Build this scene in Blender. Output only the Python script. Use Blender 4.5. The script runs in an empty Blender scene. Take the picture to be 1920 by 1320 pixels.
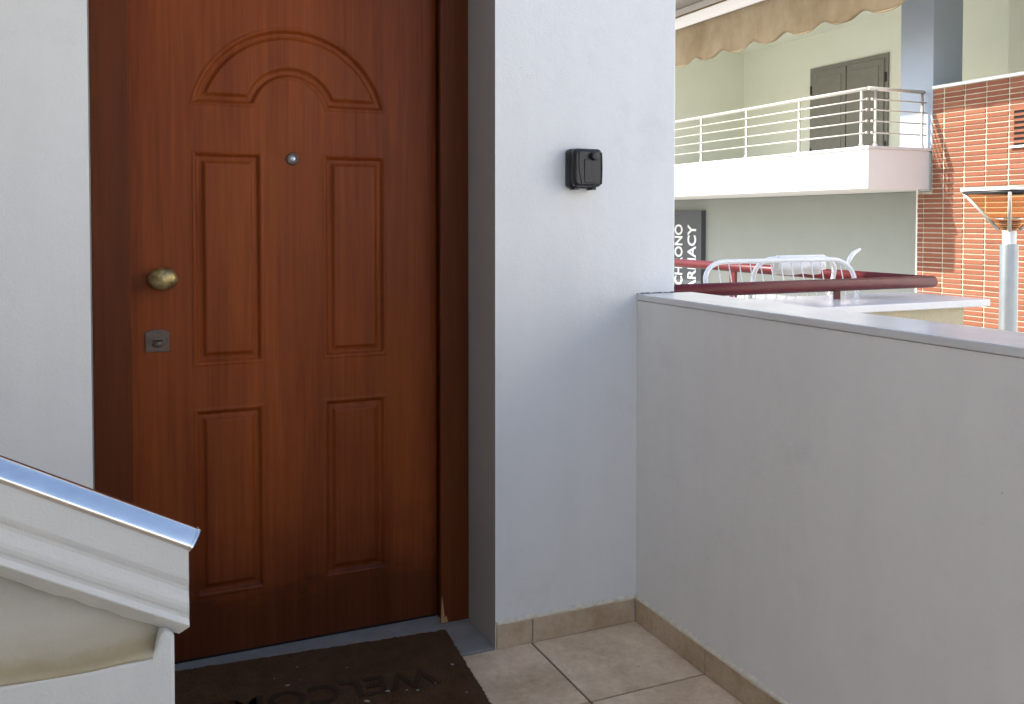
import bpy, bmesh, math, random
import numpy as np
from mathutils import Vector, Matrix

random.seed(7)
scene = bpy.context.scene
COL = scene.collection

# ------------------------------------------------------------------ camera
EYE = 1.28
cam_d = bpy.data.cameras.new("camera")
cam = bpy.data.objects.new("camera", cam_d)
COL.objects.link(cam)
cam_d.sensor_width = 36.0
cam_d.lens = 1687.5 / 1920 * 36.0
cam_d.shift_x = (960 - 947.8) / 1920
cam_d.shift_y = (460.8 - 660) / 1920
cam_d.clip_start = 0.02
cam_d.clip_end = 5000
YAW, PITCH = 0.413615, 0.0277337
fw = Vector((math.sin(YAW) * math.cos(PITCH), math.cos(YAW) * math.cos(PITCH), -math.sin(PITCH)))
cam.location = (0, 0, EYE)
cam.rotation_euler = fw.to_track_quat('-Z', 'Y').to_euler()
scene.camera = cam

# ------------------------------------------------------------------ sky and sun
SUN_TO = Vector((-1.0, 0.39, 1.02)).normalized()      # direction towards the sun
world = bpy.data.worlds.new("World")
scene.world = world
world.use_nodes = True
wn = world.node_tree
bg = wn.nodes["Background"]
sky = wn.nodes.new("ShaderNodeTexSky")
sky.sky_type = 'NISHITA'
sky.sun_disc = False
sky.sun_elevation = math.asin(SUN_TO.z)
sky.sun_rotation = math.atan2(SUN_TO.x, SUN_TO.y)
sky.air_density = 1.0
sky.dust_density = 2.0
sky.ozone_density = 0.8
wn.links.new(sky.outputs[0], bg.inputs[0])
bg.inputs[1].default_value = 0.12
sun_d = bpy.data.lights.new("sun", 'SUN')
sun_d.energy = 2.8
sun_d.angle = math.radians(0.53)
sun_d.color = (1.0, 0.95, 0.86)
sun = bpy.data.objects.new("sun", sun_d)
COL.objects.link(sun)
sun.location = (-20, 10, 30)
sun.rotation_euler = SUN_TO.to_track_quat('Z', 'Y').to_euler()
vs = scene.view_settings
scene.display_settings.display_device = 'sRGB'
vs.view_transform = 'Standard'
vs.look = 'None'
vs.exposure = 1.64
vs.gamma = 1.0
vs.use_curve_mapping = False
scene.cycles.max_bounces = 10
scene.cycles.diffuse_bounces = 6
scene.cycles.sample_clamp_indirect = 6.0


# ------------------------------------------------------------------ materials
def new_mat(name):
    m = bpy.data.materials.new(name)
    m.use_nodes = True
    nt = m.node_tree
    return m, nt, nt.nodes["Principled BSDF"]


def noise(nt, scale, detail=4.0, rough=0.55, coord='Object', stretch=(1, 1, 1), off=(0, 0, 0)):
    tc = nt.nodes.new("ShaderNodeTexCoord")
    mp = nt.nodes.new("ShaderNodeMapping")
    mp.inputs['Scale'].default_value = stretch
    mp.inputs['Location'].default_value = off
    n = nt.nodes.new("ShaderNodeTexNoise")
    n.inputs['Scale'].default_value = scale
    n.inputs['Detail'].default_value = detail
    n.inputs['Roughness'].default_value = rough
    nt.links.new(tc.outputs[coord], mp.inputs[0])
    nt.links.new(mp.outputs[0], n.inputs[0])
    return n.outputs['Fac']


def ramp(nt, fac, stops):
    r = nt.nodes.new("ShaderNodeValToRGB")
    el = r.color_ramp.elements
    while len(el) < len(stops):
        el.new(0.5)
    for e, (p, c) in zip(el, stops):
        e.position = p
        e.color = (*c, 1.0) if len(c) == 3 else c
    nt.links.new(fac, r.inputs[0])
    return r.outputs[0]


def mix(nt, fac, a, b, blend='MIX'):
    x = nt.nodes.new("ShaderNodeMix")
    x.data_type = 'RGBA'
    x.blend_type = blend
    for s, v in ((x.inputs[0], fac), (x.inputs[6], a), (x.inputs[7], b)):
        if isinstance(v, (int, float)):
            s.default_value = v
        elif isinstance(v, tuple):
            s.default_value = (*v, 1.0)
        else:
            nt.links.new(v, s)
    return x.outputs[2]


def math_n(nt, op, a, b=0.0):
    n = nt.nodes.new("ShaderNodeMath")
    n.operation = op
    for s, v in zip(n.inputs, (a, b)):
        if isinstance(v, (int, float)):
            s.default_value = v
        else:
            nt.links.new(v, s)
    return n.outputs[0]


def bump(nt, bsdf, hts, dist=0.001, strength=1.0):
    prev = None
    for h, d in hts:
        b = nt.nodes.new("ShaderNodeBump")
        b.inputs['Strength'].default_value = strength
        b.inputs['Distance'].default_value = d
        nt.links.new(h, b.inputs['Height'])
        if prev is not None:
            nt.links.new(prev, b.inputs['Normal'])
        prev = b.outputs[0]
    nt.links.new(prev, bsdf.inputs['Normal'])


def grey(v):
    return (v, v, v)


def plaster(name, c, var=0.05, rough=0.85, grain=0.00055, specks=False, big=0.7):
    m, nt, b = new_mat(name)
    f = noise(nt, 1.6, 6, 0.6)
    d = tuple(x * (1 - var) for x in c)
    col = ramp(nt, f, [(0.32, d), (0.7, c)])
    f2 = noise(nt, 26, 3, 0.6)
    col = mix(nt, 0.25, col, ramp(nt, f2, [(0.35, d), (0.65, c)]))
    if specks:
        dr = noise(nt, 2.2, 5, 0.65, stretch=(3.2, 3.2, 0.6), off=(7, 3, 1))
        col = mix(nt, 0.2, col, ramp(nt, dr, [(0.36, tuple(x * 0.86 for x in c)), (0.58, c)]))
        sm = noise(nt, 4.5, 6, 0.72, off=(1, 9, 4))
        col = mix(nt, math_n(nt, 'MULTIPLY', ramp(nt, sm, [(0.57, (0, 0, 0)), (0.74, (1, 1, 1))]), 0.18), col, tuple(x * 0.6 for x in c))
        s = noise(nt, 9, 2, 0.5, off=(3, 1, 7))
        sp = ramp(nt, s, [(0.72, (0, 0, 0)), (0.76, (1, 1, 1))])
        s2 = noise(nt, 150, 2, 0.5)
        sp = mix(nt, 1.0, sp, ramp(nt, s2, [(0.62, (0, 0, 0)), (0.68, (1, 1, 1))]), 'MULTIPLY')
        col = mix(nt, math_n(nt, 'MULTIPLY', sp, 0.6), col, tuple(x * 0.35 for x in c))
    nt.links.new(col, b.inputs['Base Color'])
    b.inputs['Roughness'].default_value = rough
    b.inputs['Specular IOR Level'].default_value = 0.25
    bump(nt, b, [(noise(nt, 14, 3, 0.5), grain * 3 * big), (noise(nt, 190, 3, 0.6), grain)])
    return m


def simple(name, c, rough=0.5, metal=0.0, var=0.12, scale=30, spec=0.5, bmp=0.0, stretch=(1, 1, 1)):
    m, nt, b = new_mat(name)
    f = noise(nt, scale, 5, 0.6, stretch=stretch)
    nt.links.new(ramp(nt, f, [(0.3, tuple(x * (1 - var) for x in c)), (0.7, tuple(min(1, x * (1 + var * 0.5)) for x in c))]),
                 b.inputs['Base Color'])
    b.inputs['Roughness'].default_value = rough
    b.inputs['Metallic'].default_value = metal
    b.inputs['Specular IOR Level'].default_value = spec
    if bmp:
        bump(nt, b, [(noise(nt, scale * 3, 3, 0.6), bmp)])
    return m


def wood(name, lo, hi, rough=0.42, fine=1.0, streak=(22, 22, 0.7), dark_mark=False):
    m, nt, b = new_mat(name)
    f = noise(nt, 3.0, 6, 0.62, stretch=streak)
    g = noise(nt, 1.7, 3, 0.5, stretch=(3, 3, 0.55), off=(2, 0, 1))
    c1 = ramp(nt, f, [(0.3, lo), (0.68, hi)])
    c2 = ramp(nt, g, [(0.35, lo), (0.65, hi)])
    col = mix(nt, 0.5, c1, c2)
    fine_g = noise(nt, 11, 4, 0.7, stretch=(26, 26, 0.5), off=(5, 2, 0))      # pores of the veneer
    col = mix(nt, 0.12, col, ramp(nt, fine_g, [(0.38, tuple(x * 0.55 for x in lo)), (0.6, hi)]))
    if dark_mark:           # base colour goes darker towards the foot of the door, broken by noise
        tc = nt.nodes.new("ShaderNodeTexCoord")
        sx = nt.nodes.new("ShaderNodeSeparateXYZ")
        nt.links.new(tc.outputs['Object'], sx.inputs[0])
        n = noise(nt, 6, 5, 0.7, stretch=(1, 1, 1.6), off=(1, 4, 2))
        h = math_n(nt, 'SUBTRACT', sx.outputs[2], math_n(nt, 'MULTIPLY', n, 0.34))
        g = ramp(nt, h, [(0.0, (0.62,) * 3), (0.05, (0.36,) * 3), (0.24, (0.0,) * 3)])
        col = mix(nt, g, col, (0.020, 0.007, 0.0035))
    nt.links.new(col, b.inputs['Base Color'])
    r = noise(nt, 7, 4, 0.6)
    rr = math_n(nt, 'ADD', math_n(nt, 'MULTIPLY', r, 0.16), rough - 0.08)
    nt.links.new(rr, b.inputs['Roughness'])
    b.inputs['Specular IOR Level'].default_value = 0.15
    bump(nt, b, [(noise(nt, 9, 4, 0.6, stretch=(20, 20, 0.6)), 0.00025 * fine)])
    return m


M = {}
M['wall'] = plaster('painted_plaster', (0.76, 0.77, 0.77), 0.05, specks=True)
M['parapet'] = plaster('parapet_plaster', (0.83, 0.82, 0.80), 0.07, grain=0.0009, specks=True)
M['reveal'] = plaster('grey_reveal_paint', (0.36, 0.345, 0.335), 0.06, rough=0.8)
M['stair_white'] = plaster('stair_paint', (0.68, 0.69, 0.68), 0.10, rough=0.55, grain=0.0008, specks=True)
M['bg_cream'] = plaster('cream_render', (0.82, 0.835, 0.72), 0.04, grain=0.001)
M['bg_white'] = plaster('white_render', (0.80, 0.79, 0.77), 0.03, grain=0.001)
M['bg_grey'] = plaster('grey_render', (0.32, 0.34, 0.31), 0.06, grain=0.001)
M['bg_blue'] = plaster('pale_blue_render', (0.36, 0.41, 0.48), 0.04, grain=0.001)
M['ochre'] = plaster('weathered_render', (0.62, 0.55, 0.38), 0.22, grain=0.003)
M['marble'] = simple('marble', (0.70, 0.70, 0.70), 0.22, var=0.1, scale=6)
M['marble_grey'] = simple('grey_marble', (0.30, 0.295, 0.29), 0.3, var=0.22, scale=14)
M['door'] = wood('door_veneer', (0.115, 0.0210, 0.0042), (0.262, 0.060, 0.0108), 0.43, dark_mark=True)
M['frame'] = wood('frame_wood', (0.080, 0.0180, 0.0045), (0.140, 0.036, 0.0085), 0.45)
M['raw_wood'] = wood('raw_wood', (0.34, 0.19, 0.09), (0.5, 0.3, 0.16), 0.8, streak=(120, 120, 4))
M['chrome'] = simple('polished_steel', (0.80, 0.80, 0.79), 0.2, 1.0, var=0.10, scale=60, bmp=0.00006, stretch=(0.15, 1, 1))
M['steel'] = simple('brushed_steel', (0.60, 0.57, 0.51), 0.38, 0.6, var=0.06, scale=40)
M['lamp_post'] = simple('grey_lacquer', (0.27, 0.295, 0.31), 0.3, 0.55, var=0.08, scale=12)
M['dark_metal'] = simple('dark_metal', (0.05, 0.052, 0.055), 0.4, 0.3, var=0.1)
M['black'] = simple('black_plastic', (0.008, 0.008, 0.010), 0.34, var=0.3, scale=60, bmp=0.0002)
M['black_soft'] = simple('soft_black_rubber', (0.014, 0.014, 0.018), 0.45, var=0.2, scale=60, bmp=0.0002)
M['gap'] = simple('dark_gap', (0.006, 0.005, 0.005), 0.9, var=0.1)
M['bronze'] = simple('bronze_plate', (0.10, 0.075, 0.062), 0.45, 0.4, var=0.3, scale=120)
M['white_paint'] = simple('white_lacquer', (0.78, 0.79, 0.80), 0.35, var=0.05)
M['alu_white'] = simple('painted_aluminium', (0.70, 0.66, 0.62), 0.4, var=0.05)
M['shutter'] = simple('grey_shutter', (0.22, 0.212, 0.18), 0.5, var=0.1, scale=8)
M['sign'] = simple('sign_grey', (0.065, 0.072, 0.08), 0.5, var=0.06)
M['sign_text'] = simple('sign_white', (0.82, 0.83, 0.82), 0.5, var=0.02)
M['cloth'] = simple('white_cotton', (0.82, 0.82, 0.83), 0.9, var=0.04, spec=0.1)
M['pave'] = simple('paving', (0.34, 0.33, 0.31), 0.9, var=0.25, scale=2)
M['grout'] = simple('grout', (0.17, 0.115, 0.075), 0.95, var=0.3, scale=60)
M['mortar'] = simple('cream_mortar', (0.50, 0.44, 0.33), 0.9, var=0.22, scale=7)
M['caulk'] = simple('cream_caulk', (0.74, 0.69, 0.57), 0.85, var=0.2, scale=50, bmp=0.001)
M['crumb'] = simple('pale_lint', (0.36, 0.33, 0.29), 0.9, var=0.1)
M['dark_mark'] = simple('dark_mark', (0.10, 0.105, 0.11), 0.95, var=0.4, scale=90)


def mk_brass():
    m, nt, b = new_mat('worn_brass')
    f = noise(nt, 38, 6, 0.7)
    nt.links.new(ramp(nt, f, [(0.35, (0.16, 0.115, 0.045)), (0.6, (0.46, 0.36, 0.17)), (0.8, (0.60, 0.50, 0.28))]), b.inputs['Base Color'])
    b.inputs['Metallic'].default_value = 0.85
    nt.links.new(ramp(nt, noise(nt, 50, 4, 0.6), [(0.3, grey(0.24)), (0.7, grey(0.48))]), b.inputs['Roughness'])
    bump(nt, b, [(noise(nt, 60, 4, 0.6), 0.0008)])
    return m


def mk_tile(name='floor_tile', k=1.0):
    m, nt, b = new_mat(name)
    oi = nt.nodes.new("ShaderNodeObjectInfo")
    tc = nt.nodes.new("ShaderNodeTexCoord")
    ad = nt.nodes.new("ShaderNodeVectorMath")
    ad.operation = 'ADD'
    sc = nt.nodes.new("ShaderNodeVectorMath")
    sc.operation = 'SCALE'
    cx = nt.nodes.new("ShaderNodeCombineXYZ")
    for i in range(3):
        nt.links.new(oi.outputs['Random'], cx.inputs[i])
    nt.links.new(cx.outputs[0], sc.inputs[0])
    sc.inputs['Scale'].default_value = 37.0
    nt.links.new(tc.outputs['Object'], ad.inputs[0])
    nt.links.new(sc.outputs[0], ad.inputs[1])

    def nz(s, d, r):
        n = nt.nodes.new("ShaderNodeTexNoise")
        n.inputs['Scale'].default_value = s
        n.inputs['Detail'].default_value = d
        n.inputs['Roughness'].default_value = r
        nt.links.new(ad.outputs[0], n.inputs[0])
        return n.outputs['Fac']
    c = ramp(nt, nz(7, 6, 0.65), [(0.3, (0.47, 0.36, 0.25)), (0.52, (0.58, 0.47, 0.345)), (0.75, (0.66, 0.555, 0.43))])
    c2 = ramp(nt, nz(46, 4, 0.7), [(0.35, (0.40, 0.30, 0.205)), (0.6, (0.63, 0.52, 0.39))])
    c = mix(nt, 0.3, c, c2)
    sp = ramp(nt, nz(120, 2, 0.5), [(0.70, (1, 1, 1)), (0.76, (0.45, 0.4, 0.36))])
    c = mix(nt, 1.0, c, sp, 'MULTIPLY')
    dirt = ramp(nt, nz(3.2, 5, 0.7), [(0.36, (0.82, 0.78, 0.71)), (0.56, (1.08, 1.08, 1.08))])
    c = mix(nt, 1.0, c, dirt, 'MULTIPLY')
    c = mix(nt, 1.0, c, (1.24 * k, 1.21 * k, 1.18 * k), 'MULTIPLY')
    nt.links.new(c, b.inputs['Base Color'])
    nt.links.new(ramp(nt, nz(12, 4, 0.6), [(0.3, grey(0.42)), (0.7, grey(0.62))]), b.inputs['Roughness'])
    b.inputs['Specular IOR Level'].default_value = 0.35
    bump(nt, b, [(nz(40, 4, 0.6), 0.0006)])
    return m


def mk_brick():
    m, nt, b = new_mat('brick_clay')
    oi = nt.nodes.new("ShaderNodeObjectInfo")
    c = ramp(nt, oi.outputs['Random'], [(0.0, (0.165, 0.050, 0.024)), (0.5, (0.21, 0.070, 0.034)), (1.0, (0.27, 0.100, 0.052))])
    f = noise(nt, 18, 5, 0.65)
    c = mix(nt, 0.4, c, ramp(nt, f, [(0.3, (0.175, 0.052, 0.025)), (0.7, (0.265, 0.100, 0.053))]))
    nt.links.new(c, b.inputs['Base Color'])
    b.inputs['Roughness'].default_value = 0.85
    bump(nt, b, [(noise(nt, 60, 4, 0.6), 0.002)])
    return m


def mk_red():
    m, nt, b = new_mat('dark_red_lacquer')
    f = noise(nt, 7, 5, 0.6)
    s = ramp(nt, noise(nt, 60, 3, 0.6), [(0.70, (0, 0, 0)), (0.76, (1, 1, 1))])
    c = ramp(nt, f, [(0.3, (0.085, 0.009, 0.011)), (0.7, (0.125, 0.015, 0.016))])
    nt.links.new(mix(nt, math_n(nt, 'MULTIPLY', s, 0.5), c, (0.35, 0.2, 0.17)), b.inputs['Base Color'])
    b.inputs['Roughness'].default_value = 0.38
    b.inputs['Specular IOR Level'].default_value = 0.3
    return m


def mk_stain():
    m, nt, b = new_mat('stained_render')
    tc = nt.nodes.new("ShaderNodeTexCoord")
    sx = nt.nodes.new("ShaderNodeSeparateXYZ")
    nt.links.new(tc.outputs['Object'], sx.inputs[0])
    n = noise(nt, 9, 5, 0.65)
    h = math_n(nt, 'ADD', sx.outputs[2], math_n(nt, 'MULTIPLY', math_n(nt, 'SUBTRACT', n, 0.5), 0.05))
    # damp line along the ledge: ochre where rain water has stood
    st = ramp(nt, math_n(nt, 'MULTIPLY', h, 1.0),
              [(0.60, (0, 0, 0)), (0.637, (0.75,) * 3), (0.650, (1, 1, 1)), (0.664, (0.45,) * 3), (0.70, (0.10,) * 3), (0.9, (0, 0, 0))])
    base = ramp(nt, noise(nt, 5, 6, 0.6), [(0.3, (0.46, 0.44, 0.385)), (0.7, (0.57, 0.55, 0.50))])
    c = mix(nt, math_n(nt, 'MULTIPLY', st, 0.8), base, (0.36, 0.285, 0.145))
    sp = ramp(nt, noise(nt, 34, 2, 0.5), [(0.73, (1, 1, 1)), (0.78, (0.5, 0.45, 0.4))])
    c = mix(nt, 1.0, c, sp, 'MULTIPLY')
    nt.links.new(c, b.inputs['Base Color'])
    b.inputs['Roughness'].default_value = 0.85
    bump(nt, b, [(noise(nt, 20, 4, 0.6), 0.002), (noise(nt, 150, 3, 0.6), 0.001)])
    return m


def mk_awning():
    m, nt, b = new_mat('awning_canvas')
    f = noise(nt, 1.6, 6, 0.65, stretch=(1, 1, 0.6))
    c = ramp(nt, f, [(0.3, (0.30, 0.220, 0.125)), (0.5, (0.40, 0.310, 0.195)), (0.72, (0.46, 0.375, 0.25))])
    nt.links.new(c, b.inputs['Base Color'])
    b.inputs['Roughness'].default_value = 0.9
    b.inputs['Specular IOR Level'].default_value = 0.1
    tr = nt.nodes.new("ShaderNodeBsdfTranslucent")
    nt.links.new(c, tr.inputs[0])
    ms = nt.nodes.new("ShaderNodeMixShader")
    ms.inputs[0].default_value = 0.35
    out = nt.nodes["Material Output"]
    nt.links.new(b.outputs[0], ms.inputs[1])
    nt.links.new(tr.outputs[0], ms.inputs[2])
    nt.links.new(ms.outputs[0], out.inputs[0])
    return m


def mk_coir(name, lo, hi):
    m, nt, b = new_mat(name)
    f = noise(nt, 14, 6, 0.7)
    f2 = noise(nt, 240, 2, 0.6)
    c = mix(nt, 0.5, ramp(nt, f, [(0.3, lo), (0.7, hi)]), ramp(nt, f2, [(0.3, lo), (0.7, hi)]))
    nt.links.new(c, b.inputs['Base Color'])
    b.inputs['Roughness'].default_value = 0.95
    b.inputs['Specular IOR Level'].default_value = 0.1
    bump(nt, b, [(f2, 0.003)])
    return m


def mk_glass():
    m, nt, b = new_mat('amber_glass')
    b.inputs['Base Color'].default_value = (0.80, 0.62, 0.36, 1)
    b.inputs['Roughness'].default_value = 0.03
    b.inputs['Transmission Weight'].default_value = 1.0
    b.inputs['IOR'].default_value = 1.1
    f = noise(nt, 5, 2, 0.5)
    nt.links.new(ramp(nt, f, [(0.3, (0.90, 0.80, 0.62)), (0.7, (0.95, 0.87, 0.70))]), b.inputs['Base Color'])
    return m


M['brass'] = mk_brass()
M['tile'] = mk_tile()
M['skirting'] = mk_tile('skirting_tile', 0.68)
M['brick'] = mk_brick()
M['red'] = mk_red()
M['stain'] = mk_stain()
M['awning'] = mk_awning()
M['coir'] = mk_coir('coir', (0.060, 0.031, 0.015), (0.135, 0.072, 0.036))
M['coir_dark'] = mk_coir('coir_print', (0.030, 0.018, 0.011), (0.075, 0.043, 0.026))
M['glass'] = mk_glass()
M['lens'] = simple('lens_glass', (0.5, 0.52, 0.55), 0.05, 0.6, var=0.1)


# ------------------------------------------------------------------ builders
def tag(o, label, cat, group=None, kind=None):
    o['label'] = label
    if cat:
        o['category'] = cat
    if group:
        o['group'] = group
    if kind:
        o['kind'] = kind
    return o


def thing(name, label, cat, loc=(0, 0, 0), group=None):
    o = bpy.data.objects.new(name, None)
    o.empty_display_size = 0.1
    COL.objects.link(o)
    o.location = loc
    return tag(o, label, cat, group)


def world_loc(o):
    v = Vector((0, 0, 0))
    while o is not None:
        v += o.location
        o = o.parent
    return v


def mesh_obj(name, me, mat, parent=None, loc=None):
    """link a mesh whose vertices are in world space; loc re-bases its origin."""
    o = bpy.data.objects.new(name, me)
    COL.objects.link(o)
    if mat is not None and not me.materials:
        me.materials.append(M[mat])
    base = Vector(loc) if loc is not None else Vector((0, 0, 0))
    if loc is not None:
        me.transform(Matrix.Translation(-base))
    if parent is not None:
        o.parent = parent
        o.location = base - world_loc(parent)
    else:
        o.location = base
    return o


def put(name, me, parent, loc):
    """another object on shared mesh data (mesh is local)."""
    o = bpy.data.objects.new(name, me)
    COL.objects.link(o)
    if parent is not None:
        o.parent = parent
        o.location = Vector(loc) - world_loc(parent)
    else:
        o.location = loc
    return o


def from_py(verts, faces, smooth=False):
    me = bpy.data.meshes.new("mesh")
    me.from_pydata([tuple(v) for v in verts], [], faces)
    me.update()
    if smooth:
        me.polygons.foreach_set('use_smooth', [True] * len(me.polygons))
    return me


def bm_mesh(bm, smooth=False):
    bmesh.ops.recalc_face_normals(bm, faces=bm.faces)
    me = bpy.data.meshes.new("mesh")
    bm.to_mesh(me)
    bm.free()
    if smooth:
        me.polygons.foreach_set('use_smooth', [True] * len(me.polygons))
    return me


def box_bm(bm, x0, x1, y0, y1, z0, z1):
    r = bmesh.ops.create_cube(bm, size=1.0)
    mt = Matrix.Translation(((x0 + x1) / 2, (y0 + y1) / 2, (z0 + z1) / 2)) @ Matrix.Diagonal((x1 - x0, y1 - y0, z1 - z0, 1))
    bmesh.ops.transform(bm, matrix=mt, verts=r['verts'])
    return r['verts']


def box_me(x0, x1, y0, y1, z0, z1, bev=0.0, seg=2):
    bm = bmesh.new()
    box_bm(bm, x0, x1, y0, y1, z0, z1)
    if bev:
        bmesh.ops.bevel(bm, geom=bm.edges[:], offset=bev, segments=seg, profile=0.5, affect='EDGES')
    return bm_mesh(bm)


def box(name, x0, x1, y0, y1, z0, z1, mat, parent=None, bev=0.0, seg=2, loc=None):
    return mesh_obj(name, box_me(x0, x1, y0, y1, z0, z1, bev, seg), mat, parent, loc)


def tube_me(pts, r, n=14, closed=False, smooth=True, radii=None, flat=1.0, upv=None):
    pts = [Vector(p) for p in pts]
    N = len(pts)
    vs, fs = [], []
    up = Vector(upv) if upv else Vector((0, 0, 1))
    prev_a = None
    for i, p in enumerate(pts):
        if closed:
            t = pts[(i + 1) % N] - pts[i - 1]
        else:
            t = pts[min(i + 1, N - 1)] - pts[max(i - 1, 0)]
        t.normalize()
        if prev_a is None:
            a = up.cross(t)
            if a.length < 1e-3:
                a = Vector((1, 0, 0)).cross(t)
        else:
            a = prev_a - t * prev_a.dot(t)
        a.normalize()
        prev_a = a
        b = t.cross(a)
        rr = radii[i] if radii else r
        for k in range(n):
            an = 2 * math.pi * k / n
            vs.append(p + a * math.cos(an) * rr + b * math.sin(an) * rr * flat)
    for i in range(N if closed else N - 1):
        for k in range(n):
            i2 = (i + 1) % N
            fs.append((i * n + k, i * n + (k + 1) % n, i2 * n + (k + 1) % n, i2 * n + k))
    me = from_py(vs, fs, smooth)
    if not closed:
        bm = bmesh.new()
        bm.from_mesh(me)
        bm.verts.ensure_lookup_table()
        for s in (0, (N - 1) * n):
            bm.faces.new([bm.verts[s + k] for k in range(n)])
        bmesh.ops.recalc_face_normals(bm, faces=bm.faces)
        for f in bm.faces:
            f.smooth = smooth and len(f.verts) == 4
        bm.to_mesh(me)
        bm.free()
    return me


def tube(name, pts, r, mat, parent=None, loc=None, **k):
    return mesh_obj(name, tube_me(pts, r, **k), mat, parent, loc)


def lathe_me(profile, origin, axis='-Y', n=32, sx=1.0, sz=1.0, smooth=True):
    """profile: (radius, out) pairs revolved about an axis leaving the wall."""
    ox, oy, oz = origin
    vs, fs = [], []
    for r, o in profile:
        for k in range(n):
            a = 2 * math.pi * k / n
            if axis == '-Y':
                vs.append((ox + r * math.cos(a) * sx, oy - o, oz + r * math.sin(a) * sz))
            else:
                vs.append((ox + r * math.cos(a) * sx, oy + r * math.sin(a) * sz, oz + o))
    L = len(profile)
    for i in range(L - 1):
        for k in range(n):
            fs.append((i * n + k, i * n + (k + 1) % n, (i + 1) * n + (k + 1) % n, (i + 1) * n + k))
    fs.append(tuple(range(n)))
    fs.append(tuple(range((L - 1) * n, L * n)))
    me = from_py(vs, fs, smooth)
    bm = bmesh.new()
    bm.from_mesh(me)
    bmesh.ops.recalc_face_normals(bm, faces=bm.faces)
    for f in bm.faces:
        f.smooth = smooth and len(f.verts) == 4
    bm.to_mesh(me)
    bm.free()
    return me


def prism_me(poly, axis, a, b, bev=0.0):
    """extrude a polygon; axis 'X': poly of (y,z); 'Y': (x,z); 'Z': (x,y)."""
    def P(u, v, w):
        return {'X': (w, u, v), 'Y': (u, w, v), 'Z': (u, v, w)}[axis]
    n = len(poly)
    vs = [P(u, v, a) for u, v in poly] + [P(u, v, b) for u, v in poly]
    fs = [tuple(range(n)), tuple(range(2 * n - 1, n - 1, -1))]
    fs += [(i, (i + 1) % n, n + (i + 1) % n, n + i) for i in range(n)]
    bm = bmesh.new()
    bv = [bm.verts.new(v) for v in vs]
    for f in fs:
        bm.faces.new([bv[i] for i in f])
    bmesh.ops.recalc_face_normals(bm, faces=bm.faces)
    if bev:
        bmesh.ops.bevel(bm, geom=bm.edges[:], offset=bev, segments=2, profile=0.5, affect='EDGES')
    return bm_mesh(bm)


def text_me(s, length, cap, depth, bold=0.0):
    """lettering as a mesh in the XY plane, right end at x=0, baseline y=0, scaled to length x cap height."""
    cu = bpy.data.curves.new("lettering", 'FONT')
    cu.body = s
    cu.extrude = 0.01
    cu.offset = bold
    cu.size = 1.0
    ob = bpy.data.objects.new("lettering_source", cu)
    COL.objects.link(ob)
    bpy.context.view_layer.update()
    me = bpy.data.meshes.new_from_object(ob.evaluated_get(bpy.context.evaluated_depsgraph_get()))
    bpy.data.objects.remove(ob)
    bpy.data.curves.remove(cu)
    co = np.empty(len(me.vertices) * 3)
    me.vertices.foreach_get('co', co)
    co = co.reshape(-1, 3)
    lo, hi = co.min(0), co.max(0)
    co[:, 0] = (co[:, 0] - hi[0]) / (hi[0] - lo[0]) * length
    co[:, 1] = (co[:, 1] - lo[1]) / (hi[1] - lo[1]) * cap
    co[:, 2] = (co[:, 2] - lo[2]) / (hi[2] - lo[2]) * depth
    me.vertices.foreach_set('co', co.ravel())
    me.update()
    me.materials.clear()
    return me


# key dimensions (metres; +Y runs into the door wall, +X to the right)
YF = 2.445            # front of the house wall
YL = 2.717            # face of the door leaf
YFR = 2.660           # face of the door frame
JL, JR = -0.047, 1.040  # masonry jambs
WR = 1.672            # right end of the house wall
XP = 1.530            # inner face of the parapet
CAPZ = 1.048
GROUND = -1.30

# ------------------------------------------------------------------ ground, landing
ground = box('ground', -400, 400, -400, 400, GROUND - 0.2, GROUND, 'pave')
tag(ground, 'pale paved ground around the houses', None, kind='structure')

T, G = 0.372, 0.007
landing = box('landing_floor', -1.9, XP + 0.004, -2.4, YF + 0.004, -0.25, -0.0045, 'grout')
tag(landing, 'beige tiled landing floor with brown grout in front of the door', None, kind='structure')
tile_me = box_me(-(T - G) / 2, (T - G) / 2, -(T - G) / 2, (T - G) / 2, -0.009, 0.0, 0.0015, 2)
tile_me.materials.append(M['tile'])
for i in range(9):
    for j in range(9):
        cx = XP - 0.001 - T * (i + 0.5)
        cy = YF - 0.001 - T * (j + 0.5)
        o = put('floor_tile', tile_me, landing, (cx, cy, random.uniform(-0.0006, 0.0006)))
        o.rotation_euler.z = random.choice((0, math.pi / 2, math.pi, -math.pi / 2))

# ------------------------------------------------------------------ the house (wall with the door recess)
house = thing('house', 'white plastered house wall with a recessed doorway beside the stairs', 'house', (0.5, YF, 0))
HX0, HY1, HZ = -7.0, 5.2, 6.4
DT = 2.22             # head of the door opening


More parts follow.
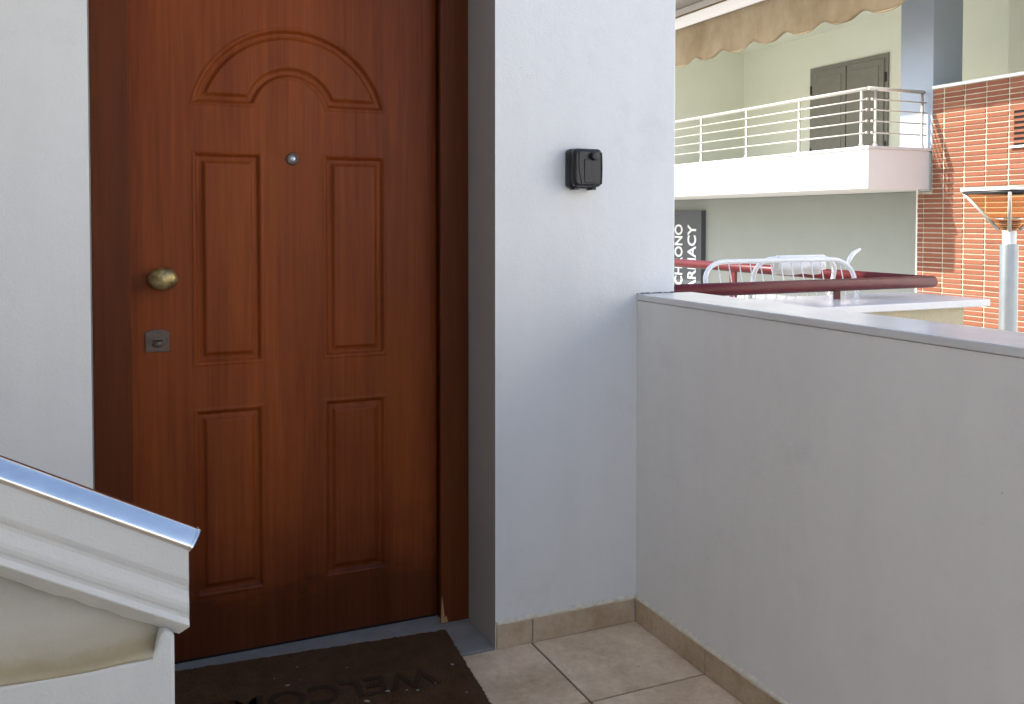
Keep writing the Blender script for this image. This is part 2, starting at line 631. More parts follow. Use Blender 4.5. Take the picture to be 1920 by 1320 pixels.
def wall_mesh():
    """one watertight shell: front face with a recess cut for the door, fine enough to read as hand plaster."""
    bm = bmesh.new()

    def quad(*p):
        bm.faces.new([bm.verts.new(q) for q in p])
    zb = -1.3
    # front face pieces
    quad((HX0, YF, zb), (JL, YF, zb), (JL, YF, HZ), (HX0, YF, HZ))
    quad((JR, YF, zb), (WR, YF, zb), (WR, YF, HZ), (JR, YF, HZ))
    quad((JL, YF, DT), (JR, YF, DT), (JR, YF, HZ), (JL, YF, HZ))
    quad((JL, YF, zb), (JR, YF, zb), (JR, YF, -0.004), (JL, YF, -0.004))
    YB = YL + 0.16
    quad((JL, YF, -0.004), (JL, YB, -0.004), (JL, YB, DT), (JL, YF, DT))
    quad((JR, YF, -0.004), (JR, YF, DT), (JR, YB, DT), (JR, YB, -0.004))
    quad((JL, YF, DT), (JL, YB, DT), (JR, YB, DT), (JR, YF, DT))
    quad((JL, YF, -0.004), (JR, YF, -0.004), (JR, YB, -0.004), (JL, YB, -0.004))
    quad((JL, YB, -0.004), (JR, YB, -0.004), (JR, YB, DT), (JL, YB, DT))
    quad((WR, YF, zb), (WR, HY1, zb), (WR, HY1, HZ), (WR, YF, HZ))
    quad((HX0, HY1, zb), (HX0, YF, zb), (HX0, YF, HZ), (HX0, HY1, HZ))
    quad((WR, HY1, zb), (HX0, HY1, zb), (HX0, HY1, HZ), (WR, HY1, HZ))
    quad((HX0, YF, HZ), (WR, YF, HZ), (WR, HY1, HZ), (HX0, HY1, HZ))
    bmesh.ops.remove_doubles(bm, verts=bm.verts, dist=1e-5)
    bmesh.ops.recalc_face_normals(bm, faces=bm.faces)
    # soften the plaster arrises that the light catches
    es = [e for e in bm.edges if all(abs(v.co.y - YF) < 1e-4 for v in e.verts)
          and abs(e.verts[0].co.x - e.verts[1].co.x) < 1e-4 and any(abs(e.verts[0].co.x - q) < 1e-3 for q in (JL, JR, WR))]
    bmesh.ops.bevel(bm, geom=es, offset=0.006, segments=3, profile=0.5, affect='EDGES')
    me = bpy.data.meshes.new('mesh')
    bm.to_mesh(me)
    bm.free()
    return me


wm = wall_mesh()
wm.materials.append(M['wall'])
wm.materials.append(M['reveal'])
for p in wm.polygons:           # the reveals of the doorway are painted grey
    if p.center.y > YF + 0.02 and p.center.y < YL + 0.2 and JL - 0.01 < p.center.x < JR + 0.01:
        p.material_index = 1
mesh_obj('wall', wm, None, house)
# unseen side wall of the house, added to block light from the left
box('side_wall', -1.92, -1.70, -3.2, YF - 0.002, GROUND, 5.4, 'wall', house)
# wall and ceiling that close the left part of the landing
box('rear_wall', -1.699, -0.35, -1.62, -1.40, GROUND, 2.749, 'wall', house)
box('porch_ceiling', -1.699, 0.35, -1.62, YF - 0.002, 2.75, 3.0, 'wall', house)
# skirting tiles on the pier, each a tile of its own
SK = 0.074


def skirt_x(x0, x1, parent):
    box('skirting_tile', x0 + 0.0015, x1 - 0.0015, YF - 0.009, YF + 0.002, 0.0012, SK, 'skirting', parent, 0.0012,
        loc=((x0 + x1) / 2, YF, 0))


for a, b in ((JR + 0.001, 1.160), (1.160, XP - 0.010)):
    skirt_x(a, b, house)
for a, b in ((-1.69, -1.32), (-1.32, -0.95), (-0.95, -0.58), (-0.58, -0.21), (-0.21, JL)):
    skirt_x(a, b, house)


def bead(name, p0, p1, out, r, mat, parent, n=60, amp=0.35):
    """uneven hand-laid bead along an edge."""
    p0, p1, out = Vector(p0), Vector(p1), Vector(out)
    pts, rad = [], []
    ph = random.random() * 9
    for i in range(n + 1):
        t = i / n
        w = math.sin(t * 17 + ph) * 0.4 + math.sin(t * 41 + ph * 2) * 0.35 + random.uniform(-0.3, 0.3)
        pts.append(p0.lerp(p1, t) + Vector((0, 0, r * 0.5 * amp * w)))
        rad.append(r * (1 + amp * w * 0.7))
    return tube(name, pts, r, mat, parent, n=7, radii=rad)


bead('caulk_bead', (JR + 0.002, YF - 0.001, SK + 0.003), (XP - 0.004, YF - 0.001, SK + 0.003), (0, -1, 0), 0.0085, 'caulk', house)
# marble threshold in the recess
mesh_obj('threshold', box_me(JL + 0.001, JR - 0.001, YF + 0.001, YL + 0.10, -0.02, 0.004, 0.002), 'marble_grey', house)

# ------------------------------------------------------------------ the front door
door = thing('front_door', 'reddish brown wooden front door with moulded panels and a brass knob', 'door', (0.501, YL, 0.0))
LX0, LX1, LZ0, LZ1 = 0.0515, 0.9505, 0.014, 2.115


def smooth01(t):
    t = np.clip(t, 0, 1)
    return t * t * (3 - 2 * t)


def sd_rect(x, z, r):
    x0, x1, z0, z1 = r
    return np.minimum(np.minimum(x - x0, x1 - x), np.minimum(z - z0, z1 - z))


AC = (0.499, 1.5575, 0.2865)      # outer arc
AI = (0.495, 1.5955, 0.1105)      # inner arc
AZ = 1.6205


def sd_arch(x, z):
    do = AC[2] - np.hypot(x - AC[0], z - AC[1])
    di = np.hypot(x - AI[0], z - AI[1]) - AI[2]
    return np.minimum(np.minimum(do, di), z - AZ)


RECTS = [(0.222, 0.404, 0.870, 1.4735), (0.597, 0.778, 0.870, 1.4735), (0.222, 0.404, 0.196, 0.7285), (0.597, 0.778, 0.196, 0.7285)]


def groove(d, w=0.030, depth=0.0090):
    """routed cove, d metres inside the outline."""
    down = smooth01(d / 0.0095)
    up = smooth01((d - (w - 0.0115)) / 0.0115)
    lip = 0.0018 * np.exp(-((d + 0.004) / 0.0035) ** 2)
    floor_ = 0.0016 * smooth01((d - 0.006) / 0.018)
    return -depth * down * (1 - up) + floor_ * down * (1 - up) * 1.0 + lip


def build_leaf():
    xs = np.unique(np.round(np.concatenate([np.linspace(LX0, LX1, 8),
                                            np.arange(0.2, 0.8, 0.0026)]), 5))
    zs = [np.arange(LZ0, LZ1, 0.03), [LZ1], np.arange(1.600, 1.864, 0.0026)]
    for r in RECTS[::2]:
        for e in (r[2], r[3]):
            zs.append(np.arange(e - 0.042, e + 0.042, 0.0026))
    zs = np.unique(np.round(np.concatenate([np.asarray(q, float) for q in zs]), 5))
    zs = zs[np.concatenate([[True], np.diff(zs) > 0.0011])]
    xs = xs[np.concatenate([[True], np.diff(xs) > 0.0011])]
    X, Z = np.meshgrid(xs, zs)
    ds = [sd_rect(X, Z, r) for r in RECTS] + [sd_arch(X, Z)]
    hgt = np.zeros_like(X)
    for d in ds:
        hgt += groove(d)
    hgt += 0.0004 * np.sin(X * 7 + 1) * np.sin(Z * 4)
    Y = YL - hgt
    nx, nz = len(xs), len(zs)
    V = np.stack([X, Y, Z], -1).reshape(-1, 3)
    cxm = (X[:-1, :-1] + X[1:, 1:]) / 2
    czm = (Z[:-1, :-1] + Z[1:, 1:]) / 2
    own = np.full(cxm.shape, -1)
    for i, d in enumerate([sd_rect(cxm, czm, r) for r in RECTS] + [sd_arch(cxm, czm)]):
        own[d > -0.0005] = i
    idx = np.arange(nx * nz).reshape(nz, nx)
    Q = np.stack([idx[:-1, :-1], idx[:-1, 1:], idx[1:, 1:], idx[1:, :-1]], -1)
    # analytic normals keep the seams between parts invisible
    gz, gx = np.gradient(hgt, zs, xs)
    N = np.stack([-gx, -np.ones_like(gx), -gz], -1)
    N = np.stack([-gx, np.full_like(gx, -1.0), -gz], -1)
    N /= np.linalg.norm(N, axis=-1, keepdims=True)
    N = N.reshape(-1, 3)

    def part(name, sel, parent, mat='door'):
        q = Q[sel].reshape(-1, 4)
        used, inv = np.unique(q, return_inverse=True)
        me = bpy.data.meshes.new('mesh')
        me.from_pydata(V[used].tolist(), [], inv.reshape(-1, 4).tolist())
        me.update()
        me.polygons.foreach_set('use_smooth', [True] * len(me.polygons))
        me.normals_split_custom_set_from_vertices(N[used].tolist())
        return mesh_obj(name, me, mat, parent)
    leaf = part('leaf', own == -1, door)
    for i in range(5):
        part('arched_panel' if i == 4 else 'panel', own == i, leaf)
    # body behind the face
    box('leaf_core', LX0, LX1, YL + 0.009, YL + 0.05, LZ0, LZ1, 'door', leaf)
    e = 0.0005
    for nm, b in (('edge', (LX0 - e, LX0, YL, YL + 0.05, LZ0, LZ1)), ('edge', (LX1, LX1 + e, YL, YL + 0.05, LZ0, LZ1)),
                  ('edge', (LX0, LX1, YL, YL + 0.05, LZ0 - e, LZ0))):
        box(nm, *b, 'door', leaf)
    return leaf


leaf = build_leaf()
# frame: jambs with a rounded inner arris and a rebate, and the head
fl = prism_me([(-0.0455, YFR), (0.046, YFR), (0.050, YFR + 0.004), (0.050, YL + 0.02), (-0.0455, YL + 0.02)], 'Z', 0.005, 2.13)
mesh_obj('jamb', fl, 'frame', door)
fr = prism_me([(0.956, YL + 0.02), (0.956, YFR + 0.008), (0.945, YFR + 0.004), (0.949, YFR), (1.0385, YFR), (1.0385, YL + 0.02)], 'Z', 0.005, 2.13)
mesh_obj('jamb', fr, 'frame', door)
box('frame_head', -0.0455, 1.0385, YFR, YL + 0.02, 2.132, 2.215, 'frame', door, 0.003)
box('rebate', 0.0, 1.0, YL + 0.055, YL + 0.09, 0.005, 2.13, 'gap', door)
# split at the foot of the right jamb
sv = [(0.9450, YFR - 0.0007, 0.006), (0.968, YFR - 0.0007, 0.006), (0.963, YFR - 0.0007, 0.028), (0.957, YFR - 0.0007, 0.022),
      (0.953, YFR - 0.0007, 0.055), (0.9475, YFR - 0.0007, 0.095), (0.9458, YFR - 0.0007, 0.05)]
mesh_obj('bare_wood_chip', from_py(sv + [(x, y + 0.0012, z) for x, y, z in sv],
                                   [tuple(range(7)), tuple(range(13, 6, -1))] + [(i, (i + 1) % 7, 7 + (i + 1) % 7, 7 + i) for i in range(7)]),
         'raw_wood', door)['label'] = 'pale bare wood where the foot of the jamb is chipped'

# knob
KX, KZ = 0.131, 1.118
knob = mesh_obj('knob', lathe_me([(0.0, 0.0), (0.026, 0.0), (0.027, 0.003), (0.024, 0.006), (0.013, 0.008), (0.011, 0.022),
                                  (0.015, 0.028), (0.026, 0.033), (0.0325, 0.041), (0.0335, 0.048), (0.031, 0.056), (0.025, 0.063),
                                  (0.015, 0.068), (0.006, 0.0695), (0.0005, 0.070)], (KX, YL, KZ), sx=1.22, sz=1.0, n=40), 'brass', door)
mesh_obj('rosette', lathe_me([(0.0, 0.0), (0.031, 0.0), (0.031, 0.002), (0.028, 0.004), (0.001, 0.0042)], (KX, YL, KZ), n=36), 'bronze', knob)
# lock plate with an arched top and a slot
ploy = [(0.087, 0.910), (0.149, 0.910), (0.150, 0.966)] + [(0.118 + 0.030 * math.cos(a), 0.964 + 0.009 * math.sin(a)) for a in np.linspace(0.2, math.pi - 0.2, 9)] + [(0.086, 0.966)]
plate = mesh_obj('lock_plate', prism_me(ploy, 'Y', YL - 0.005, YL - 0.0003, 0.0012), 'bronze', door)
box('key_slot', 0.103, 0.133, YL - 0.0056, YL - 0.0045, 0.9405, 0.9435, 'gap', plate)
mesh_obj('slot_cover', lathe_me([(0.0, 0), (0.014, 0), (0.013, 0.0015), (0.001, 0.002)], (0.118, YL - 0.005, 0.931), n=24, sz=0.7), 'bronze', plate)
# peephole
pee = mesh_obj('peephole', lathe_me([(0.0005, 0), (0.0185, 0), (0.0185, 0.003), (0.0165, 0.0055), (0.013, 0.006), (0.011, 0.004)], (0.499, YL, 1.464), n=32), 'bronze', door)
mesh_obj('lens', lathe_me([(0.0005, 0.003), (0.011, 0.003), (0.009, 0.0055), (0.005, 0.0075), (0.0005, 0.0082)], (0.499, YL, 1.464), n=28), 'lens', pee)
# brush strip under the leaf
box('draught_strip', LX0, LX1, YL + 0.006, YL + 0.03, 0.0045, LZ0 - 0.001, 'gap', door)

# ------------------------------------------------------------------ doormat
mat_t = thing('doormat', 'dark brown coir doormat with faded lettering at the front door', 'doormat', (0.5, 2.35, 0.0))
MA = math.radians(-4.6)
mu = Vector((math.cos(MA), math.sin(MA), 0))
mv = Vector((math.sin(-MA) * -1, math.cos(MA), 0))
mv = Vector((-math.sin(MA), math.cos(MA), 0))
MC = Vector((0.938, 2.602, 0)) - mu * 0.425 - mv * 0.275


def mat_pt(u, v, z):
    return MC + mu * u + mv * v + Vector((0, 0, z))


def build_mat():
    nu, nv = 86, 56
    vs_, fs_ = [], []
    for j in range(nv + 1):
        for i in range(nu + 1):
            u = (i / nu - 0.5) * 0.85
            v = (j / nv - 0.5) * 0.55
            if i in (0, nu):
                u += random.uniform(-0.0025, 0.0025)
            if j in (0, nv):
                v += random.uniform(-0.0025, 0.0025)
            vs_.append(mat_pt(u, v, 0.0115 + random.uniform(-0.0009, 0.0009)))
    for j in range(nv):
        for i in range(nu):
            a = j * (nu + 1) + i
            fs_.append((a, a + 1, a + nu + 2, a + nu + 1))
    ring = [i for i in range(nu + 1)] + [(j + 1) * (nu + 1) - 1 for j in range(1, nv + 1)] + \
           [nv * (nu + 1) + i for i in range(nu - 1, -1, -1)] + [j * (nu + 1) for j in range(nv - 1, 0, -1)]
    base = len(vs_)
    for q in ring:
        p = vs_[q]
        vs_.append(Vector((p.x, p.y, 0.0005)))
    n = len(ring)
    for k in range(n):
        fs_.append((ring[k], base + k, base + (k + 1) % n, ring[(k + 1) % n]))
    mesh_obj('backing', from_py(vs_, fs_), 'coir', mat_t)
    # bristles
    vs_, fs_ = [], []
    for _ in range(26000):
        u, v = random.uniform(-0.424, 0.424), random.uniform(-0.274, 0.274)
        p = mat_pt(u, v, 0.010)
        a = random.uniform(0, math.tau)
        w = Vector((math.cos(a), math.sin(a), 0)) * 0.0009
        tip = p + Vector((random.uniform(-0.003, 0.003), random.uniform(-0.003, 0.003), random.uniform(0.0035, 0.0065)))
        b0 = len(vs_)
        vs_ += [p - w, p + w, tip]
        fs_.append((b0, b0 + 1, b0 + 2))
    for _ in range(1500):     # frayed rim
        s = random.random()
        if s < 0.55:
            p = mat_pt(random.choice((-0.425, 0.425)), random.uniform(-0.275, 0.275), random.uniform(0.002, 0.011))
        else:
            p = mat_pt(random.uniform(-0.425, 0.425), 0.275, random.uniform(0.002, 0.011))
        d = (p - MC)
        d.z = 0
        d.normalize()
        tip = p + d * random.uniform(0.001, 0.006) + Vector((random.uniform(-.002, .002), random.uniform(-.002, .002), random.uniform(-0.001, 0.002)))
        b0 = len(vs_)
        w = Vector((0, 0, 0.0009))
        vs_ += [p - w, p + w, tip]
        fs_.append((b0, b0 + 1, b0 + 2))
    me = from_py(vs_, fs_)
    o = mesh_obj('bristles', me, 'coir', mat_t)
    o['kind'] = 'stuff'
    # faded lettering, meant to be read from the doorway
    tm = text_me('WELCOME', 0.62, 0.095, 0.0022, 0.012)
    co = np.empty(len(tm.vertices) * 3)
    tm.vertices.foreach_get('co', co)
    co = co.reshape(-1, 3)
    out = [mat_pt(-0.295 - x, 0.035 - y + 0.02, 0.0138 + z) for x, y, z in co]
    tm.vertices.foreach_set('co', np.array([tuple(p) for p in out]).ravel())
    tm.update()
    mesh_obj('lettering', tm, 'coir_dark', mat_t)


build_mat()


def lint():
    bm = bmesh.new()
    for x, y, s in ((0.876, 2.375, 0.006), (0.606, 2.282, 0.0085), (0.669, 2.308, 0.006), (0.716, 2.296, 0.0045), (0.742, 2.281, 0.005),
                    (0.428, 2.45, 0.006), (0.40, 2.50, 0.003), (0.47, 2.54, 0.0025), (0.86, 2.22, 0.003), (0.80, 2.30, 0.0025), (0.60, 2.48, 0.0025)):
        for q in range(3):
            r = bmesh.ops.create_icosphere(bm, subdivisions=1, radius=s * random.uniform(0.35, 0.6))
            bmesh.ops.transform(bm, matrix=Matrix.Translation((x + random.uniform(-s, s) * 0.6, y + random.uniform(-s, s) * 0.6, 0.0165 + s * 0.15)) @
                                Matrix.Diagonal((1.2, random.uniform(0.6, 1.2), 0.5, 1)), verts=r['verts'])
    return bm_mesh(bm)


li = mesh_obj('lint', lint(), 'crumb', None, loc=(0.65, 2.35, 0.0155))
tag(li, 'small pale bits of lint scattered on the doormat', 'lint', kind='stuff')

# ------------------------------------------------------------------ black key box on the pier
kb = thing('key_box', 'small black plastic key box on the white pier', 'key box', (1.318, YF, 1.376))


def key_box():
    x0, x1, z0, z1 = 1.2705, 1.372, 1.379, 1.4985

    def loft(name, rings, mat, bev, parent):
        bm = bmesh.new()
        R_ = []
        for (a, b, c, d, y, rad) in rings:
            pts = []
            for (cx, cz, a0) in ((b - rad, d - rad, 0), (a + rad, d - rad, 90), (a + rad, c + rad, 180), (b - rad, c + rad, 270)):
                for k in range(6):
                    t = math.radians(a0 + 90 * k / 5)
                    pts.append((cx + rad * math.cos(t), y, cz + rad * math.sin(t)))
            R_.append([bm.verts.new(p) for p in pts])
        n = len(R_[0])
        for i in range(len(R_) - 1):
            for k in range(n):
                bm.faces.new((R_[i][k], R_[i][(k + 1) % n], R_[i + 1][(k + 1) % n], R_[i + 1][k]))
        bm.faces.new(R_[0])
        bm.faces.new(R_[-1])
        me = bm_mesh(bm)
        for p in me.polygons:
            p.use_smooth = len(p.vertices) == 4
        return mesh_obj(name, me, mat, parent)
    body = loft('body', [(x0 + .004, x1 - .004, z0 + .004, z1 - .004, YF + 0.001, .012), (x0, x1, z0, z1, YF - 0.004, .014), (x0, x1, z0, z1, YF - 0.026, .014),
                         (x0 + .002, x1 - .002, z0 + .002, z1 - .002, YF - 0.029, .014), (x0 + .0035, x1 - .0035, z0 + .003, z1 - .003, YF - 0.0295, .014)], 'black', 0, kb)
    cov = loft('cover', [(x0 + .001, x1 - .001, z0 + .004, z1 - .001, YF - 0.0295, .014), (x0 + .002, x1 - .002, z0 + .004, z1 - .001, YF - 0.050, .014),
                         (x0 + .006, x1 - .006, z0 + .008, z1 - .006, YF - 0.058, .012), (x0 + .011, x1 - .011, z0 + .012, z1 - .012, YF - 0.060, .010)], 'black', 0, kb)
    # raised side ribs curving along the cover, and the recessed finger pad between them
    for sx, xa, xb in ((-1, x0 + .018, x0 + .027), (1, x1 - .014, x1 - .008)):
        pts = [((xa if sx < 0 else xb) + (0.004 if sx < 0 else -0.002) * math.sin(t * math.pi) * -1 + (xb - xa) * t * (1 if sx < 0 else 0), YF - 0.0595, z1 - .012 - (z1 - z0 - .024) * t)
               for t in np.linspace(0, 1, 12)]
        tube('rib', pts, 0.0026, 'black_soft', cov, n=8)
    loft('finger_pad', [(x0 + .034, x1 - .020, z0 + .014, z1 - .032, YF - 0.059, .006), (x0 + .036, x1 - .022, z0 + .016, z1 - .034, YF - 0.0625, .005)], 'black_soft', 0, cov)
    mesh_obj('release_button', lathe_me([(0.0005, 0), (0.0125, 0), (0.0125, 0.012), (0.0115, 0.0145), (0.009, 0.0155), (0.0005, 0.0157)],
                                        (x0 + .066, YF - 0.059, z1 - .024), n=28), 'black_soft', cov)
    for fx in (x0 + .022, x1 - .022):
        box('foot', fx - .008, fx + .008, YF - 0.040, YF - 0.006, z0 - .005, z0 + .002, 'black', kb, 0.0015)


key_box()

# ------------------------------------------------------------------ landing parapet
par = thing('landing_parapet', 'grey plastered parapet wall with white marble cap beside the pier', 'wall', (1.62, 0.0, 0.0))
box('wall', XP, 1.70, -2.4, YF - 0.001, GROUND, CAPZ - 0.021, 'parapet', par)
box('cap', XP - 0.0025, 1.735, -2.42, YF - 0.0015, CAPZ - 0.020, CAPZ, 'marble', par, 0.003)
ys = [YF - 0.010, 2.068, 1.696, 1.324, 0.952, 0.58, 0.208, -0.164, -0.536, -0.908]
for a, b in zip(ys[1:], ys[:-1]):
    box('skirting_tile', XP - 0.009, XP + 0.002, a + 0.0015, b - 0.0015, 0.0012, SK, 'skirting', par, 0.0012, loc=(XP, (a + b) / 2, 0))
bead('caulk_bead', (XP - 0.001, YF - 0.004, SK + 0.003), (XP - 0.001, 0.4, SK + 0.003), (-1, 0, 0), 0.0095, 'caulk', par, n=130)
bead('joint_grime', (XP - 0.002, YF - 0.001, CAPZ + 0.0005), (WR, YF - 0.001, CAPZ + 0.0005), (0, -1, 0), 0.0022, 'dark_mark', par, n=26, amp=0.9)

# ------------------------------------------------------------------ the stair with its sloping balustrade
stair = thing('staircase', 'white stair balustrade with steel handrail sloping down towards the door', 'staircase', (0.0, 1.46, 0.0))
YB = 1.40
SL = 0.531


def ztop(x):            # handrail top line
    return 0.953 - SL * (x + 0.142)


prof = [(0.0, 0.030), (0.0, 0.078), (-0.0025, 0.084), (-0.006, 0.090), (-0.0065, 0.096), (-0.003, 0.104), (0.0015, 0.113), (0.0025, 0.120),
        (0.0005, 0.127), (-0.0035, 0.132), (-0.0045, 0.137), (0.0, 0.1395), (0.0045, 0.1435), (0.004, 0.146), (-0.026, 0.174)]


prof = [(o * (0.6 if v < 0.14 else 1.0), v) for o, v in prof]


def build_stringer():
    xs = list(np.linspace(-1.62, -0.2, 8)) + list(np.linspace(-0.17, 0.101, 22))
    vs_, fs_ = [], []
    P = prof + [(-0.10, 0.174), (-0.10, 0.030)]
    n = len(P)
    for i, x in enumerate(xs):
        for o, v in P:
            xe = x
            if i == len(xs) - 1:
                xe = x - (0.021 if v > 0.15 else 0)
            jit = random.uniform(-0.0018, 0.0018) if (v > 0.17 and o > -0.05) else 0
            vs_.append((xe, YB - o, ztop(xe) - v + jit))
    for i in range(len(xs) - 1):
        for k in range(n):
            fs_.append((i * n + k, i * n + (k + 1) % n, (i + 1) * n + (k + 1) % n, (i + 1) * n + k))
    fs_.append(tuple(range(n)))
    fs_.append(tuple(range(len(xs) * n - 1, (len(xs) - 1) * n - 1, -1)))
    bm = bmesh.new()
    bv = [bm.verts.new(v) for v in vs_]
    for f in fs_:
        bm.faces.new([bv[i] for i in f])
    me = bm_mesh(bm)
    return mesh_obj('coping', me, 'stair_white', stair)


build_stringer()
# polished half-round handrail along the top
def rail_section():
    """oval section, flattened on the side that faces up and outwards."""
    p = Vector((0.0, 0.0))
    pts = []
    for a0, a1, r, n in ((-75, 33, 0.0125, 14), (33, 60, 0.054, 12), (60, 165, 0.0085, 12)):
        for k in range(n):
            pts.append(p.copy())
            a = math.radians(a0 + (a1 - a0) * (k + 0.5) / n)
            p = p + Vector((math.cos(a), -math.sin(a))) * (r * math.radians(a1 - a0) / n)
    pts.append(p.copy())
    return pts                       # (outwards, up)


def rail_mesh(x0, x1, grow=0.0):
    sec = rail_section()
    c = sum(sec, Vector((0, 0))) / len(sec)
    top = max(q.y for q in sec)
    front = max(q.x for q in sec)
    vs_, fs_ = [], []
    n = len(sec)
    for x in (x0, x1):
        for q in sec:
            w = q + (q - c).normalized() * grow
            xx = x + (w.y - top) * 0.55       # cut square to the slope
            vs_.append((xx, YB - 0.004 - (w.x - front), ztop(xx) + (w.y - top) * 1.06))
    for k in range(n):
        fs_.append((k, (k + 1) % n, n + (k + 1) % n, n + k))
    fs_ += [tuple(range(n)), tuple(range(2 * n - 1, n - 1, -1))]
    bm = bmesh.new()
    bv = [bm.verts.new(v) for v in vs_]
    for f in fs_:
        bm.faces.new([bv[i] for i in f])
    bmesh.ops.recalc_face_normals(bm, faces=bm.faces)
    for f in bm.faces:
        f.smooth = len(f.verts) == 4
    for e in bm.edges:
        e.smooth = not any(len(f.verts) > 4 for f in e.link_faces)
    me = bpy.data.meshes.new('mesh')
    bm.to_mesh(me)
    bm.free()
    return me


hr = mesh_obj('handrail', rail_mesh(-1.62, 0.116), 'chrome', stair)
mesh_obj('end_cap', rail_mesh(0.1164, 0.1195, 0.0008), 'chrome', hr)
mesh_obj('end_plug', rail_mesh(0.1199, 0.1210, -0.002), 'dark_metal', hr)
# stained infill wall under the coping, easing out to the plinth by a cove
inf = [(YB + 0.034, 0.90), (YB + 0.034, 0.675), (YB + 0.031, 0.660), (YB + 0.022, 0.651), (YB + 0.010, 0.646), (YB + 0.0035, 0.6415), (YB + 0.0015, 0.6365),
       (YB + 0.09, 0.6365), (YB + 0.09, 0.90)]


def build_infill():
    xs = np.linspace(-1.62, 0.058, 40)
    vs_, fs_ = [], []
    n = len(inf)
    for x in xs:
        top = ztop(x) - 0.168
        for y, z in inf:
            w = 0.0025 * math.sin(x * 23) + random.uniform(-0.0012, 0.0012)
            zz = min(z, top) if z > 0.7 else z
            vs_.append((x, y, zz + (w if 0.63 < z < 0.68 else 0)))
    for i in range(len(xs) - 1):
        for k in range(n):
            fs_.append((i * n + k, i * n + (k + 1) % n, (i + 1) * n + (k + 1) % n, (i + 1) * n + k))
    fs_.append(tuple(range(n)))
    fs_.append(tuple(range(len(xs) * n - 1, (len(xs) - 1) * n - 1, -1)))
    bm = bmesh.new()
    bv = [bm.verts.new(v) for v in vs_]
    for f in fs_:
        bm.faces.new([bv[i] for i in f])
    bmesh.ops.recalc_face_normals(bm, faces=bm.faces)
    for f in bm.faces:
        f.smooth = len(f.verts) == 4
    me = bpy.data.meshes.new('mesh')
    bm.to_mesh(me)
    bm.free()
    return mesh_obj('infill', me, 'stain', stair)


build_infill()
pl = [(-1.62, 0.001), (0.080, 0.001), (0.080, 0.668), (0.066, 0.676), (0.059, 0.668), (0.056, 0.657), (0.052, 0.647), (0.046, 0.6375), (-1.62, 0.636)]
mesh_obj('plinth', prism_me(pl, 'Y', YB + 0.001, YB + 0.10, 0.005), 'stair_white', stair)
for i in range(4):
    x1 = -0.16 - 0.30 * i
    box('tread', x1 - 0.33, x1, YB + 0.105, YF - 0.012, 0.16 * (i + 1) - 0.03, 0.16 * (i + 1), 'marble', stair, 0.004)
    box('riser', x1 - 0.32, x1 - 0.02, YB + 0.105, YF - 0.012, 0.16 * i + 0.002, 0.16 * (i + 1) - 0.031, 'marble', stair)

# ------------------------------------------------------------------ neighbouring terrace: parapet, rail, airer
TZ = 0.855
tf = box('terrace_floor', WR + 0.07, 4.20, 3.92, 9.0, -0.25, 0.0, 'pave')
tag(tf, 'terrace floor behind the red pipe rail', None, kind='structure')
tp = thing('terrace_parapet', 'weathered ochre parapet with white marble cap under the red rail', 'wall', (3.2, 3.78, GROUND))
mesh_obj('wall', prism_me([(1.80, 3.45), (4.22, 3.45), (4.22, 3.92), (1.80, 3.92)], 'Z', GROUND, TZ - 0.04), 'ochre', tp)
mesh_obj('return_wall', prism_me([(4.20, 3.921), (4.33, 3.921), (4.33, 9.0), (4.20, 9.0)], 'Z', GROUND, 0.26), 'bg_white', tp)
mesh_obj('cap', prism_me([(1.80, 3.405), (4.37, 3.405), (4.37, 3.97), (1.80, 3.97)], 'Z', TZ - 0.039, TZ, 0.006), 'marble', tp)
mesh_obj('cap', prism_me([(4.13, 3.974), (4.37, 3.974), (4.37, 9.0), (4.13, 9.0)], 'Z', 0.261, 0.30, 0.006), 'marble', tp)

rail = thing('pipe_rail', 'dark red pipe rail mounted low on the terrace parapet', 'railing', (4.29, 3.73, TZ))
RZ, RR = 0.932, 0.034
RC = (4.285, 3.735)
tube('pipe', [(1.80, RC[1], RZ), (3.0, RC[1], RZ), (RC[0] + 0.03, RC[1], RZ), (RC[0] + 0.045, RC[1], RZ)], RR, 'red', rail, n=24,
     radii=[RR, RR, RR, RR * 0.7])
tube('pipe', [(RC[0], RC[1] + 0.02, RZ), (RC[0], 6.0, RZ), (RC[0], 9.0, RZ)], RR, 'red', rail, n=24)
for x in (2.35, 3.60):
    box('post', x - 0.02, x + 0.02, RC[1] - 0.006, RC[1] + 0.006, TZ + 0.001, RZ - 0.02, 'red', rail)
for y in (5.5, 7.2, 8.6):
    box('post', RC[0] - 0.012, RC[0] + 0.012, y - 0.03, y + 0.03, 0.301, RZ - 0.02, 'red', rail)

air = thing('clothes_airer', 'white folding clothes airer behind the red pipe rail', 'clothes airer', (3.55, 4.1, 0.0))


def frame_loop(x0, x1, zb, zt, yb, yt, r, n=8):
    pts = []
    h = zt - zb

    def P(x, z):
        t = (z - zb) / h
        return (x, yb + (yt - yb) * t, z)
    for cx, cz, a0 in ((x1 - r, zt - r * 0.7, 0), (x0 + r, zt - r * 0.7, 90), (x0 + r, zb + r * 0.7, 180), (x1 - r, zb + r * 0.7, 270)):
        for k in range(n):
            a = math.radians(a0 + 90 * k / (n - 1))
            pts.append(P(cx + r * math.cos(a), cz + 0.7 * r * math.sin(a)))
    return pts


